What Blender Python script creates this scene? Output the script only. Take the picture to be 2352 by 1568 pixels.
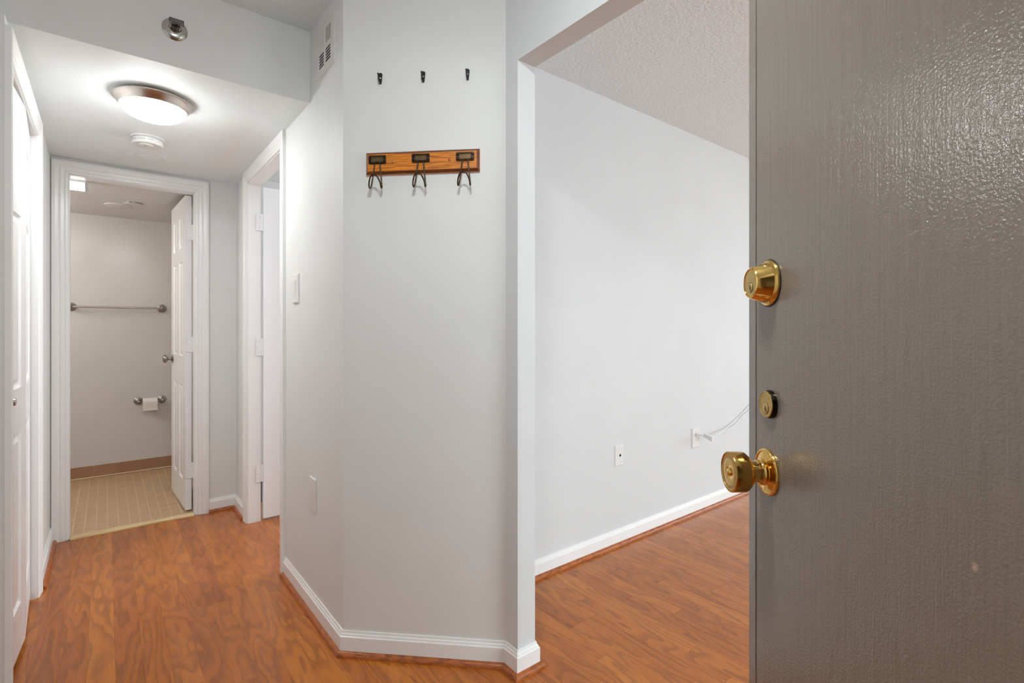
import bpy, math, random
from mathutils import Vector, Matrix

random.seed(7)
for o in list(bpy.data.objects):
    bpy.data.objects.remove(o)
scn = bpy.context.scene
COL = scn.collection

# ------------------------------------------------------------------ camera
CAM_H = 1.207
FPX = 1166.0
YAW = math.atan2(1176 - 244, FPX)          # camera heading away from the hallway axis (+Y) towards +X
cam_d = bpy.data.cameras.new('camera')
cam_d.sensor_width = 36.0
cam_d.lens = 36.0 * FPX / 2352.0
cam_d.shift_y = -(784 - 754) / 2352.0
cam_d.clip_start = 0.01
cam = bpy.data.objects.new('camera', cam_d)
COL.objects.link(cam)
cam.location = (0, 0, CAM_H)
cam.rotation_euler = (math.pi / 2, 0, -YAW)
scn.camera = cam

# ------------------------------------------------------------------ world, daylight, exposure
world = bpy.data.worlds.new('world')
scn.world = world
world.use_nodes = True
world.node_tree.nodes['Background'].inputs['Color'].default_value = (0.80, 0.88, 1.0, 1)
world.node_tree.nodes['Background'].inputs['Strength'].default_value = 1.0

def area(name, loc, rot, sx, sy, power, col):
    d = bpy.data.lights.new(name, 'AREA')
    d.shape = 'RECTANGLE'; d.size = sx; d.size_y = sy
    d.energy = power; d.color = col
    o = bpy.data.objects.new(name, d); COL.objects.link(o)
    o.location = loc; o.rotation_euler = rot
    return o

# daylight entering through the living room window and the bedroom window (both out of frame)
area('daylight_living_window', (7.35, -1.20, 1.35), (0, math.radians(50), 0), 2.1, 4.2, 94, (0.82, 0.96, 1.0))
area('added_daylight_south', (2.65, -4.15, 1.30), (math.radians(48), 0, 0), 2.5, 2.1, 132, (0.82, 0.96, 1.0))  # unseen second daylight source, added to light the long wall evenly
area('daylight_bedroom_window', (4.15, 3.10, 1.40), (0, math.radians(90), 0), 1.4, 1.6, 60, (0.88, 0.95, 1.0))

vs = scn.view_settings
vs.view_transform = 'Standard'
vs.look = 'None'
vs.gamma = 1.0
vs.use_curve_mapping = False
vs.exposure = 0.24

# ------------------------------------------------------------------ helpers: materials
def lin(c):
    c = c / 255.0
    return c / 12.92 if c <= 0.04045 else ((c + 0.055) / 1.055) ** 2.4
def rgb(r, g, b):
    return (lin(r), lin(g), lin(b), 1.0)

class NT:
    def __init__(self, name):
        m = bpy.data.materials.new(name); m.use_nodes = True
        self.m = m; self.t = m.node_tree
        self.b = self.t.nodes['Principled BSDF']
    def n(self, typ, **kw):
        nd = self.t.nodes.new(typ)
        for k, v in kw.items():
            setattr(nd, k, v)
        return nd
    def l(self, a, b):
        self.t.links.new(a, b)
    def set(self, **kw):
        for k, v in kw.items():
            self.b.inputs[k.replace('_', ' ')].default_value = v
        return self
    def coord(self, out='Object', scale=(1, 1, 1), obj_random=False):
        tc = self.n('ShaderNodeTexCoord')
        mp = self.n('ShaderNodeMapping')
        mp.inputs['Scale'].default_value = scale
        if obj_random:
            oi = self.n('ShaderNodeObjectInfo')
            cm = self.n('ShaderNodeCombineXYZ')
            for i, k in enumerate((37.0, 91.0, 53.0)):
                mu = self.n('ShaderNodeMath', operation='MULTIPLY')
                mu.inputs[1].default_value = k
                self.l(oi.outputs['Random'], mu.inputs[0]); self.l(mu.outputs[0], cm.inputs[i])
            ad = self.n('ShaderNodeVectorMath', operation='ADD')
            self.l(tc.outputs[out], ad.inputs[0]); self.l(cm.outputs[0], ad.inputs[1])
            self.l(ad.outputs[0], mp.inputs['Vector'])
        else:
            self.l(tc.outputs[out], mp.inputs['Vector'])
        return mp.outputs['Vector']
    def noise(self, vec, scale, detail=2.0, rough=0.5, dist=0.0):
        nd = self.n('ShaderNodeTexNoise')
        nd.inputs['Scale'].default_value = scale; nd.inputs['Detail'].default_value = detail
        nd.inputs['Roughness'].default_value = rough; nd.inputs['Distortion'].default_value = dist
        self.l(vec, nd.inputs['Vector'])
        return nd.outputs['Fac']
    def ramp(self, fac, stops):
        r = self.n('ShaderNodeValToRGB')
        while len(r.color_ramp.elements) < len(stops):
            r.color_ramp.elements.new(0.5)
        for e, (p, c) in zip(r.color_ramp.elements, stops):
            e.position = p; e.color = c
        self.l(fac, r.inputs['Fac'])
        return r.outputs['Color']
    def bump(self, h, strength, dist=0.001, prev=None):
        bn = self.n('ShaderNodeBump')
        bn.inputs['Strength'].default_value = strength; bn.inputs['Distance'].default_value = dist
        self.l(h, bn.inputs['Height'])
        if prev is not None:
            self.l(prev, bn.inputs['Normal'])
        self.l(bn.outputs['Normal'], self.b.inputs['Normal'])
        return bn.outputs['Normal']
    def math(self, op, a, b=None):
        nd = self.n('ShaderNodeMath', operation=op)
        for i, v in enumerate((a, b)):
            if v is None: continue
            if isinstance(v, (int, float)): nd.inputs[i].default_value = v
            else: self.l(v, nd.inputs[i])
        return nd.outputs[0]
    def mix(self, fac, a, b, blend='MIX'):
        nd = self.n('ShaderNodeMix', data_type='RGBA', blend_type=blend)
        for sock, v in ((nd.inputs[0], fac), (nd.inputs[6], a), (nd.inputs[7], b)):
            if isinstance(v, (int, float)): sock.default_value = v
            elif isinstance(v, tuple): sock.default_value = v
            else: self.l(v, sock)
        return nd.outputs[2]

def paint(name, col, rough=0.5, bscale=260, bstr=0.08, bdist=0.0006, spec=0.5, mott=0.03):
    k = NT(name)
    v = k.coord()
    n1 = k.noise(v, 3.0, 3.0)
    c2 = tuple(x * (1 - mott) for x in col[:3]) + (1,)
    k.l(k.ramp(n1, [(0.35, c2), (0.65, col)]), k.b.inputs['Base Color'])
    k.set(Roughness=rough)
    k.b.inputs['Specular IOR Level'].default_value = spec
    k.bump(k.noise(v, bscale, 2.0), bstr, bdist)
    return k.m

M = {}
M['wall'] = paint('wall_paint', rgb(229, 230, 228), 0.55, 240, 0.10, 0.0006)
M['wall_white'] = paint('living_wall_paint', rgb(219, 222, 223), 0.6, 240, 0.08, 0.0005)
M['bath_wall'] = paint('bathroom_wall_paint', rgb(214, 209, 204), 0.2, 90, 0.18, 0.0010, 0.5)
M['bath_ceil'] = paint('bathroom_ceiling_paint', rgb(214, 210, 206), 0.5, 200, 0.06)
M['soffit'] = paint('smooth_ceiling_paint', rgb(240, 246, 246), 0.6, 200, 0.05)
M['trim'] = paint('trim_enamel', rgb(244, 244, 243), 0.28, 60, 0.06, 0.0006, 0.5, 0.015)
M['door_white'] = paint('door_enamel', rgb(244, 244, 245), 0.25, 70, 0.05, 0.0005, 0.5, 0.01)
M['plastic'] = paint('white_plastic', rgb(229, 229, 227), 0.32, 500, 0.02, 0.0002, 0.5, 0.01)
M['plastic2'] = paint('warm_white_plastic', rgb(228, 226, 220), 0.38, 500, 0.02, 0.0002, 0.5, 0.01)
M['vent'] = paint('vent_enamel', rgb(226, 226, 223), 0.5, 300, 0.03, 0.0003, 0.5, 0.02)
M['paper'] = paint('tissue_paper', rgb(232, 226, 218), 0.95, 500, 0.25, 0.0006, 0.1, 0.02)
M['grey_plain'] = paint('hidden_wall_paint', rgb(236, 235, 233), 0.7)

def popcorn():
    k = NT('popcorn_ceiling')
    v = k.coord()
    k.set(Base_Color=rgb(236, 245, 247), Roughness=0.85)
    n1 = k.noise(v, 70, 3.0, 0.6)
    n2 = k.noise(v, 22, 2.0, 0.6)
    h = k.math('ADD', n1, k.math('MULTIPLY', n2, 0.6))
    k.bump(h, 0.7, 0.009)
    return k.m
M['popcorn'] = popcorn()

def black(name, col, rough):
    k = NT(name); v = k.coord()
    k.set(Base_Color=col, Roughness=rough)
    k.bump(k.noise(v, 300, 1.0), 0.05, 0.0003)
    return k.m
M['dark'] = black('dark_recess', (0.004, 0.004, 0.004, 1), 0.9)
M['black'] = black('black_metal', (0.006, 0.006, 0.006, 1), 0.38)
M['rubber_dark'] = black('dark_gasket', (0.02, 0.02, 0.02, 1), 0.6)

def metal(name, col, rough, bump=0.03, scale=200, stretch=(1, 1, 1), var=0.25):
    k = NT(name); v = k.coord(scale=stretch)
    n = k.noise(v, scale, 2.0)
    c2 = tuple(x * (1 - var) for x in col[:3]) + (1,)
    k.l(k.ramp(k.noise(v, scale * 0.15, 2.0), [(0.3, c2), (0.7, col)]), k.b.inputs['Base Color'])
    k.set(Metallic=1.0, Roughness=rough)
    k.bump(n, bump, 0.0003)
    return k.m
M['brass'] = metal('polished_brass', (0.86, 0.56, 0.17, 1), 0.09, 0.01, 200, (1, 1, 1), 0.06)
M['brass_worn'] = metal('worn_brass', (0.66, 0.38, 0.10, 1), 0.17, 0.05, 260, (1, 1, 1), 0.3)
M['brass_dull'] = metal('dull_brass', (0.66, 0.46, 0.16, 1), 0.3, 0.08, 300, (1, 1, 1), 0.25)
M['nickel'] = metal('brushed_nickel', (0.56, 0.51, 0.46, 1), 0.28, 0.05, 200, (1, 1, 6), 0.1)
M['nickel_dark'] = metal('satin_nickel', (0.36, 0.33, 0.31, 1), 0.28, 0.03, 200, (1, 1, 1), 0.12)
M['chrome'] = metal('chrome', (0.62, 0.61, 0.59, 1), 0.12, 0.01, 150, (1, 1, 1), 0.1)
M['gunmetal'] = metal('sprinkler_frame_metal', (0.16, 0.15, 0.14, 1), 0.35, 0.03, 200, (1, 1, 1), 0.2)
M['bronze'] = metal('oil_rubbed_bronze', (0.085, 0.058, 0.038, 1), 0.36, 0.06, 250, (1, 1, 1), 0.35)
M['bronze_pale'] = metal('pale_bronze', (0.20, 0.125, 0.065, 1), 0.42, 0.06, 250, (1, 1, 1), 0.3)  # paler bronze tone for the label cards
M['blackened'] = metal('blackened_brass', (0.05, 0.042, 0.035, 1), 0.2, 0.02, 250, (1, 1, 1), 0.3)

def emit(name, col, s):
    k = NT(name); v = k.coord()
    k.set(Roughness=0.3)
    k.b.inputs['Base Color'].default_value = (0.9, 0.9, 0.88, 1)
    k.b.inputs['Emission Color'].default_value = col
    k.b.inputs['Emission Strength'].default_value = s
    k.bump(k.noise(v, 100, 1.0), 0.01, 0.0002)
    return k.m
M['lamp_glass'] = emit('lit_frosted_glass', (0.98, 0.995, 0.985, 1), 40.0)
M['entry_fill_glass'] = emit('lit_entry_fill', (0.93, 0.985, 1.0, 1), 112.0)
M['added_vanity_glass'] = emit('added_vanity_glow', (1.0, 0.98, 0.95, 1), 29.0)
M['tube_glass'] = emit('lit_fluorescent_diffuser', (1.0, 0.98, 0.95, 1), 8.0)

def wood_floor():
    k = NT('oak_veneer_plank')
    oi = k.n('ShaderNodeObjectInfo')
    v = k.coord('Object', (8.0, 1.25, 1.0), True)
    field = k.noise(v, 1.0, 2.2, 0.45, 0.25)
    wob = k.noise(k.coord('Object', (34, 14, 1), True), 1.0, 1.5, 0.5)
    f2 = k.math('ADD', k.math('MULTIPLY', field, 11.0), k.math('MULTIPLY', wob, 0.6))
    saw = k.math('FRACT', f2)
    line = k.ramp(saw, [(0.0, (1, 1, 1, 1)), (0.16, (0.7, 0.7, 0.7, 1)), (0.50, (0.12, 0.12, 0.12, 1)), (0.90, (0.0, 0.0, 0.0, 1)), (1.0, (0.9, 0.9, 0.9, 1))])
    tone = k.ramp(oi.outputs['Random'], [(0.0, rgb(182, 102, 35)), (0.45, rgb(198, 115, 41)), (0.8, rgb(204, 121, 44)), (1.0, rgb(214, 131, 48))])
    broad = k.noise(k.coord('Object', (10, 2.0, 1), True), 1.0, 2.0)
    tone = k.mix(k.math('MULTIPLY', broad, 0.4), tone, rgb(166, 90, 32))
    fine = k.noise(k.coord('Object', (420, 9, 1), True), 1.0, 2.0, 0.6)
    tone = k.mix(k.math('MULTIPLY', fine, 0.16), tone, rgb(128, 68, 34))
    col = k.mix(k.math('MULTIPLY', line, 0.52), tone, rgb(104, 50, 22))
    k.l(col, k.b.inputs['Base Color'])
    rr = k.math('ADD', k.math('MULTIPLY', fine, 0.10), 0.22)
    k.l(rr, k.b.inputs['Roughness'])
    hgt = k.math('ADD', k.math('MULTIPLY', line, -0.6), k.math('MULTIPLY', fine, 0.25))
    k.bump(hgt, 0.14, 0.0006)
    k.b.inputs['Specular IOR Level'].default_value = 0.4
    k.b.inputs['Coat Weight'].default_value = 0.08
    k.b.inputs['Coat Roughness'].default_value = 0.16
    return k.m
M['plank'] = wood_floor()

def wood(name, c1, c2, stretch, rough=0.4, amt=0.7, power=1.0):
    k = NT(name)
    v = k.coord('Object', stretch)
    n = k.noise(v, 1.0, 4.0, 0.62, 0.2)
    k.l(k.ramp(n, [(0.38, c2), (0.38 + 0.16 / power, c1), (0.8, c1)]), k.b.inputs['Base Color'])
    k.set(Roughness=rough)
    k.bump(n, 0.15, 0.0006)
    return k.m
M['oak'] = wood('golden_oak', rgb(228, 136, 34), rgb(136, 70, 16), (9, 9, 420), 0.38)
M['oak_edge'] = wood('darker_oak_edge', rgb(120, 66, 24), rgb(84, 42, 16), (9, 9, 200), 0.42)
M['oak_plug'] = wood('oak_screw_plug', rgb(196, 124, 58), rgb(160, 96, 44), (60, 60, 60), 0.4)
M['shoe'] = wood('stained_shoe_moulding', rgb(180, 100, 48), rgb(140, 74, 34), (30, 30, 120), 0.3)
M['threshold'] = wood('pale_threshold_wood', rgb(230, 206, 158), rgb(204, 174, 122), (6, 40, 40), 0.5)

def tile(name, c1, c2, rough=0.35):
    k = NT(name)
    oi = k.n('ShaderNodeObjectInfo')
    base = k.ramp(oi.outputs['Random'], [(0.0, c1), (1.0, c2)])
    sp = k.noise(k.coord('Object', (1, 1, 1), True), 420, 2.0)
    k.l(k.mix(k.math('MULTIPLY', sp, 0.35), base, tuple(x * 0.78 for x in c1[:3]) + (1,)), k.b.inputs['Base Color'])
    k.set(Roughness=rough)
    k.bump(sp, 0.06, 0.0004)
    return k.m
M['floor_tile'] = tile('tan_mosaic_tile', rgb(190, 156, 120), rgb(197, 165, 129), 0.33)
M['base_tile'] = tile('brown_base_tile', rgb(166, 124, 96), rgb(172, 131, 102), 0.4)
M['grout'] = paint('sand_grout', rgb(216, 192, 156), 0.9, 300, 0.2, 0.0006)

def door_grey():
    k = NT('grey_front_door_paint')
    v = k.coord('Object', (1, 1, 1))
    grain = k.noise(k.coord('Object', (150, 1, 5.0)), 1.0, 3.0, 0.6, 0.9)
    peel = k.noise(v, 330, 2.0, 0.5)
    fine = k.noise(k.coord('Object', (900, 1, 22.0)), 1.0, 2.0)
    base = k.ramp(grain, [(0.3, rgb(120, 111, 101)), (0.7, rgb(126, 116, 106))])
    # a small chip in the paint low on the door
    vm = k.n('ShaderNodeVectorMath', operation='SUBTRACT'); vm.inputs[1].default_value = (0.5198, 0.0, 1.0145)
    sc = k.n('ShaderNodeVectorMath', operation='MULTIPLY'); sc.inputs[1].default_value = (1.0, 0.0, 0.8)
    ln = k.n('ShaderNodeVectorMath', operation='LENGTH')
    k.l(v, vm.inputs[0]); k.l(vm.outputs[0], sc.inputs[0]); k.l(sc.outputs[0], ln.inputs[0])
    chip = k.ramp(ln.outputs['Value'], [(0.0, (1, 1, 1, 1)), (0.0014, (1, 1, 1, 1)), (0.0019, (0, 0, 0, 1))])
    k.l(k.mix(chip, base, rgb(190, 160, 138)), k.b.inputs['Base Color'])
    k.set(Roughness=0.16)
    k.b.inputs['Specular IOR Level'].default_value = 1.0
    h = k.math('ADD', k.math('ADD', k.math('MULTIPLY', grain, 0.5), k.math('MULTIPLY', peel, 0.62)), k.math('MULTIPLY', fine, 0.10))
    k.bump(h, 0.62, 0.0012)
    return k.m
M['door_grey'] = door_grey()
M['clear_plastic'] = paint('power_adapter_plastic', rgb(226, 226, 226), 0.35, 300, 0.02)

# ------------------------------------------------------------------ helpers: meshes
class MB:
    def __init__(self):
        self.v = []; self.f = []
    def add(self, vs, fs):
        b = len(self.v)
        self.v += [tuple(p) for p in vs]
        self.f += [tuple(i + b for i in q) for q in fs]
        return self
    def box(self, x0, x1, y0, y1, z0, z1):
        return self.add([(x0, y0, z0), (x1, y0, z0), (x1, y1, z0), (x0, y1, z0), (x0, y0, z1), (x1, y0, z1), (x1, y1, z1), (x0, y1, z1)],
                        [(0, 3, 2, 1), (4, 5, 6, 7), (0, 1, 5, 4), (1, 2, 6, 5), (2, 3, 7, 6), (3, 0, 4, 7)])
    def prism(self, poly, z0, z1):
        n = len(poly)
        vs = [(x, y, z0) for x, y in poly] + [(x, y, z1) for x, y in poly]
        fs = [tuple(reversed(range(n))), tuple(range(n, 2 * n))]
        fs += [(i, (i + 1) % n, n + (i + 1) % n, n + i) for i in range(n)]
        return self.add(vs, fs)
    def lathe(self, prof, o=(0, 0, 0), axis=(0, 0, 1), seg=48, caps=True):
        """prof: list of (radius, height along axis); closed at both ends"""
        a = Vector(axis).normalized()
        u = a.orthogonal().normalized(); w = a.cross(u)
        o = Vector(o); vs = []; fs = []
        n = len(prof)
        for r, h in prof:
            for i in range(seg):
                t = 2 * math.pi * i / seg
                vs.append(o + a * h + (u * math.cos(t) + w * math.sin(t)) * r)
        for j in range(n - 1):
            for i in range(seg):
                i2 = (i + 1) % seg
                fs.append((j * seg + i, j * seg + i2, (j + 1) * seg + i2, (j + 1) * seg + i))
        if caps:
            fs.append(tuple(reversed(range(seg))))
            fs.append(tuple(range((n - 1) * seg, n * seg)))
        return self.add(vs, fs)
    def cyl(self, o, axis, r, h, seg=24, ch=0.0):
        if ch:
            return self.lathe([(r - ch, 0), (r, ch), (r, h - ch), (r - ch, h)], o, axis, seg)
        return self.lathe([(r, 0), (r, h)], o, axis, seg)
    def tube(self, path, r, seg=10):
        path = [Vector(p) for p in path]
        n = len(path); vs = []; fs = []
        prev = None
        for i, p in enumerate(path):
            if i == 0: t = path[1] - path[0]
            elif i == n - 1: t = path[-1] - path[-2]
            else: t = (path[i + 1] - path[i]).normalized() + (path[i] - path[i - 1]).normalized()
            t.normalize()
            if prev is None: u = t.orthogonal().normalized()
            else: u = (prev - t * prev.dot(t)).normalized()
            prev = u
            w = t.cross(u)
            for k in range(seg):
                a = 2 * math.pi * k / seg
                vs.append(p + (u * math.cos(a) + w * math.sin(a)) * r)
        for j in range(n - 1):
            for k in range(seg):
                k2 = (k + 1) % seg
                fs.append((j * seg + k, j * seg + k2, (j + 1) * seg + k2, (j + 1) * seg + k))
        fs.append(tuple(reversed(range(seg)))); fs.append(tuple(range((n - 1) * seg, n * seg)))
        return self.add(vs, fs)
    def xf(self, mat):
        self.v = [tuple(mat @ Vector(p)) for p in self.v]
        return self
    def mesh(self, name, mat, smooth=False):
        me = bpy.data.meshes.new(name)
        me.from_pydata(self.v, [], self.f); me.update()
        import bmesh
        bm = bmesh.new(); bm.from_mesh(me)
        bmesh.ops.recalc_face_normals(bm, faces=bm.faces)
        bm.to_mesh(me); bm.free()
        if mat: me.materials.append(M[mat])
        if smooth:
            me.polygons.foreach_set('use_smooth', [True] * len(me.polygons))
            me.set_sharp_from_angle(angle=math.radians(38))
        return me
    def build(self, name, mat, parent=None, smooth=False, bevel=0.0, loc=None, rot=None):
        o = bpy.data.objects.new(name, self.mesh(name, mat, smooth))
        COL.objects.link(o)
        if parent is not None: o.parent = parent
        if loc is not None: o.location = loc
        if rot is not None: o.rotation_euler = rot
        if bevel:
            md = o.modifiers.new('bevel', 'BEVEL'); md.width = bevel; md.segments = 2
            md.limit_method = 'ANGLE'; md.angle_limit = math.radians(40)
        return o

def empty(name, loc=(0, 0, 0), rz=0.0):
    o = bpy.data.objects.new(name, None); COL.objects.link(o)
    o.empty_display_size = 0.05
    o.location = loc; o.rotation_euler = (0, 0, rz)
    return o
def tag(o, label, cat, group=None):
    o['label'] = label; o['category'] = cat
    if group: o['group'] = group
    return o
def struct(o, label=None):
    o['kind'] = 'structure'
    if label: o['label'] = label
    return o
def dup(root, loc, label=None, rz=None):
    c = root.copy(); COL.objects.link(c); c.location = loc
    if rz is not None: c.rotation_euler = (0, 0, rz)
    if label: c['label'] = label
    for ch in list(root.children):
        d = ch.copy(); COL.objects.link(d); d.parent = c
        for g in list(ch.children):
            e = g.copy(); COL.objects.link(e); e.parent = d
    return c
def sbox(name, mat, *boxes):
    m = MB()
    for b in boxes: m.box(*b)
    return struct(m.build(name, mat))

# ------------------------------------------------------------------ plan dimensions (metres)
XR = 0.687                    # hallway right wall face
XRB = 0.757                   # its bedroom side
AX, AY = 0.687, 1.865         # right wall meets the diagonal wall
XO, XO2 = 1.118, 1.198        # wall with the wide opening to the living room
BX, BY = 1.118, 1.434         # diagonal wall meets the post
YP = 1.367                    # end face of that wall (the post)
YL = 1.848                    # living room long wall
YB, YB2 = 3.85, 3.93          # end wall of the hallway with the bathroom door
XL = -0.245                   # hallway left wall
ZC, ZCL = 2.485, 2.470        # hall and living room ceilings
ZS = 2.179                    # lowered hallway ceiling
YS = 2.256                    # face of the soffit
ZBC = 2.123                   # bathroom ceiling
YBW = 5.317                   # bathroom back wall
JT = 0.012                    # jamb lining thickness
# openings
BD0, BD1, BDZ = -0.163, 0.447, 2.084      # bathroom doorway
RD0, RD1, RDZ = 2.712, 3.470, 2.100       # bedroom doorway
CD0, CD1, CDZ = 2.277, 3.098, 2.066       # closet doorway

# ------------------------------------------------------------------ ceilings and walls
sbox('ceiling', 'popcorn', (-1.55, XO2, -2.1, YS, ZC, 2.6))
sbox('ceiling_living_room', 'popcorn', (XO2, 7.3, -4.1, 1.93, ZCL, 2.6))
sbox('ceiling_hallway_soffit', 'soffit', (-1.1, XRB, YS + 0.003, YB2, ZS, 2.6))
sbox('wall_soffit', 'wall', (-1.1, XR, YS, YS + 0.003, ZS, ZC))
sbox('ceiling_bathroom', 'bath_ceil', (-1.3, XRB, YB2, 5.4, ZBC, 2.6))
sbox('ceiling_bedroom', 'soffit', (XRB, 4.1, 1.93, 4.7, 2.44, 2.6))

sbox('wall_right', 'wall', (XR, XRB, AY, RD0 - JT, 0, ZC), (XR, XRB, RD1 + JT, YB, 0, ZS), (XR, XRB, RD0 - JT, RD1 + JT, RDZ + JT, ZS))
m = MB().prism([(AX, AY), (BX, BY), (BX, YL), (XRB, YL), (XRB, AY)], 0, ZC)
struct(m.build('wall_diagonal', 'wall'))
m = MB().box(XO, XO2, YP, YL, 0, ZC).box(XO, XO2, 0.45, YP, 2.141, ZC).box(XO, XO2, -4.0, 0.45, 0, ZC)
struct(m.build('wall_opening', 'wall_white'))
sbox('wall_living_room', 'wall_white', (XRB, 7.2, YL, 1.93, 0, ZC))
sbox('wall_living_room_window', 'grey_plain', (7.2, 7.3, -4.0, -3.3, 0, ZCL), (7.2, 7.3, 0.9, YL, 0, ZCL), (7.2, 7.3, -3.3, 0.9, 0, 0.3), (7.2, 7.3, -3.3, 0.9, 2.4, ZCL))
sbox('wall_living_room_side', 'grey_plain', (XO, 1.4, -4.1, -4.0, 0, ZCL), (3.9, 7.3, -4.1, -4.0, 0, ZCL), (1.4, 3.9, -4.1, -4.0, 0, 0.2), (1.4, 3.9, -4.1, -4.0, 2.35, ZCL))
sbox('wall_back', 'wall', (-1.1, BD0 - JT, YB, YB2, 0, ZS), (BD1 + JT, XRB, YB, YB2, 0, ZS), (BD0 - JT, BD1 + JT, YB, YB2, BDZ + JT, ZS))
sbox('wall_left', 'wall', (XL - 0.08, XL, 2.20, CD0 - JT, 0, ZS), (XL - 0.08, XL, CD1 + JT, YB, 0, ZS), (XL - 0.08, XL, CD0 - JT, CD1 + JT, CDZ + JT, ZS), (-1.02, XL - 0.08, 2.20, 2.27, 0, ZC))
sbox('wall_closet', 'grey_plain', (-1.1, -1.02, 2.20, YB, 0, ZS))
sbox('wall_entry_left', 'wall', (-1.1, -1.02, -0.35, 2.20, 0, ZC))
sbox('wall_entry', 'wall', (-1.5, -0.74, -0.45, -0.35, 0, ZC), (0.24, XO, -0.45, -0.35, 0, ZC), (-0.74, 0.24, -0.45, -0.35, 2.06, ZC))
sbox('wall_corridor', 'wall', (-1.55, XO, -2.1, -2.0, 0, ZC), (-1.55, -1.5, -2.0, -0.45, 0, ZC))
sbox('wall_bathroom_back', 'bath_wall', (-1.3, XRB, YBW, 5.4, 0, ZBC))
sbox('wall_bathroom_left', 'bath_wall', (-1.3, -1.2, YB2, YBW, 0, ZBC))
sbox('wall_bathroom_right', 'bath_wall', (0.515, XRB, YB2, YBW, 0, ZBC))
sbox('wall_bedroom', 'grey_plain', (XRB, 4.1, 4.6, 4.7, 0, 2.44), (XRB - 0.02, XRB, YB2, 4.6, 0, 2.44))
sbox('wall_bedroom_window', 'grey_plain', (4.0, 4.1, 1.93, 2.2, 0, 2.44), (4.0, 4.1, 4.0, 4.6, 0, 2.44), (4.0, 4.1, 2.2, 4.0, 0, 0.6), (4.0, 4.1, 2.2, 4.0, 2.1, 2.44))

# ------------------------------------------------------------------ plank floor
floor = sbox('floor', 'rubber_dark', (-1.55, 7.3, -4.1, 5.4, -0.12, -0.012))
PW = 0.0795
def plank_mesh(L):
    c = 0.0003; x = PW / 2 - 0.00005; y = L / 2 - 0.0002
    m = MB()
    m.add([(-x, -y, -0.012), (x, -y, -0.012), (x, y, -0.012), (-x, y, -0.012),
           (-x, -y, -c), (x, -y, -c), (x, y, -c), (-x, y, -c),
           (-x + c, -y + c, 0), (x - c, -y + c, 0), (x - c, y - c, 0), (-x + c, y - c, 0)],
          [(0, 1, 5, 4), (1, 2, 6, 5), (2, 3, 7, 6), (3, 0, 4, 7), (4, 5, 9, 8), (5, 6, 10, 9), (6, 7, 11, 10), (7, 4, 8, 11), (8, 9, 10, 11)])
    return m.mesh('plank', 'plank')
pl_cache = {}
def put_plank(xc, y0, y1):
    L = round(y1 - y0, 3)
    if L not in pl_cache: pl_cache[L] = plank_mesh(L)
    o = bpy.data.objects.new('plank', pl_cache[L]); COL.objects.link(o)
    o.parent = floor; o.location = (xc, (y0 + y1) / 2, 0)
rest = MB()
def rest_plank(x0, x1, y0, y1):
    rest.box(x0 + 0.0003, x1 - 0.0003, y0, y1, -0.012, 0)
k0 = -19
NPL = 0
for k in range(k0, 92):
    x0 = 0.0255 + (k) * PW; x1 = x0 + PW; xc = (x0 + x1) / 2
    if x1 > 7.25: break
    yend = 3.836 if xc < XO2 - 0.02 else YL + 0.004
    ystart = 0.45
    if -0.34 < xc < 4.05:
        y = ystart
        L = random.choice((0.45, 0.62, 0.8, 1.0))
        while y < yend - 0.002:
            y1 = y + L
            if yend - y1 < 0.16: y1 = yend
            put_plank(xc, y, y1); NPL += 1
            y = y1
            L = random.choice((0.62, 0.74, 0.86, 0.98, 1.15, 1.3))
        rest_plank(x0, x1, -2.0 if xc < XO else -4.0, ystart)
    else:
        rest_plank(x0, x1, -2.0 if xc < XO else -4.0, yend)
    if XO2 - 0.02 <= xc < 4.0:
        rest_plank(x0, x1, 1.94, 4.6)
r = rest.build('plank_field', 'plank', floor); r['kind'] = 'stuff'

# ------------------------------------------------------------------ bathroom floor tiles
fb = sbox('floor_bathroom', 'grout', (-1.3, 0.7, 3.885, YBW, -0.012, -0.0012))
TP = 0.0545
def tile_mesh(name, w, d, z0, z1, c, mat):
    x, y = w / 2, d / 2
    m = MB()
    m.add([(-x, -y, z0), (x, -y, z0), (x, y, z0), (-x, y, z0), (-x, -y, z1 - c), (x, -y, z1 - c), (x, y, z1 - c), (-x, y, z1 - c),
           (-x + c, -y + c, z1), (x - c, -y + c, z1), (x - c, y - c, z1), (-x + c, y - c, z1)],
          [(0, 1, 5, 4), (1, 2, 6, 5), (2, 3, 7, 6), (3, 0, 4, 7), (4, 5, 9, 8), (5, 6, 10, 9), (6, 7, 11, 10), (7, 4, 8, 11), (8, 9, 10, 11)])
    return m.mesh(name, mat)
tm = tile_mesh('tile', TP - 0.004, TP - 0.004, -0.008, 0.0, 0.0009, 'floor_tile')
far = MB(); ntile = 0
for j in range(26):
    yc = 3.889 + TP * (j + 0.5)
    if yc + TP / 2 > YBW - 0.006: break
    for i in range(-17, 13):
        xc = -0.1575 + TP * (i + 0.5)
        if -0.245 < xc < 0.46 and ntile < 300:
            o = bpy.data.objects.new('tile', tm); COL.objects.link(o); o.parent = fb
            o.location = (xc, yc, 0); ntile += 1
        elif -1.18 < xc < 0.49:
            a = TP / 2 - 0.002
            far.box(xc - a, xc + a, yc - a, yc + a, -0.008, 0)
r = far.build('tile_field', 'floor_tile', fb); r['kind'] = 'stuff'
bbm = MB().box(-1.2, 0.515, YBW - 0.004, YBW, 0, 0.10).build('baseboard_bathroom', 'grout'); struct(bbm)
bt = MB().box(-0.0735, 0.0735, -0.004, 0, 0.012, 0.100).mesh('tile', 'base_tile')
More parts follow.
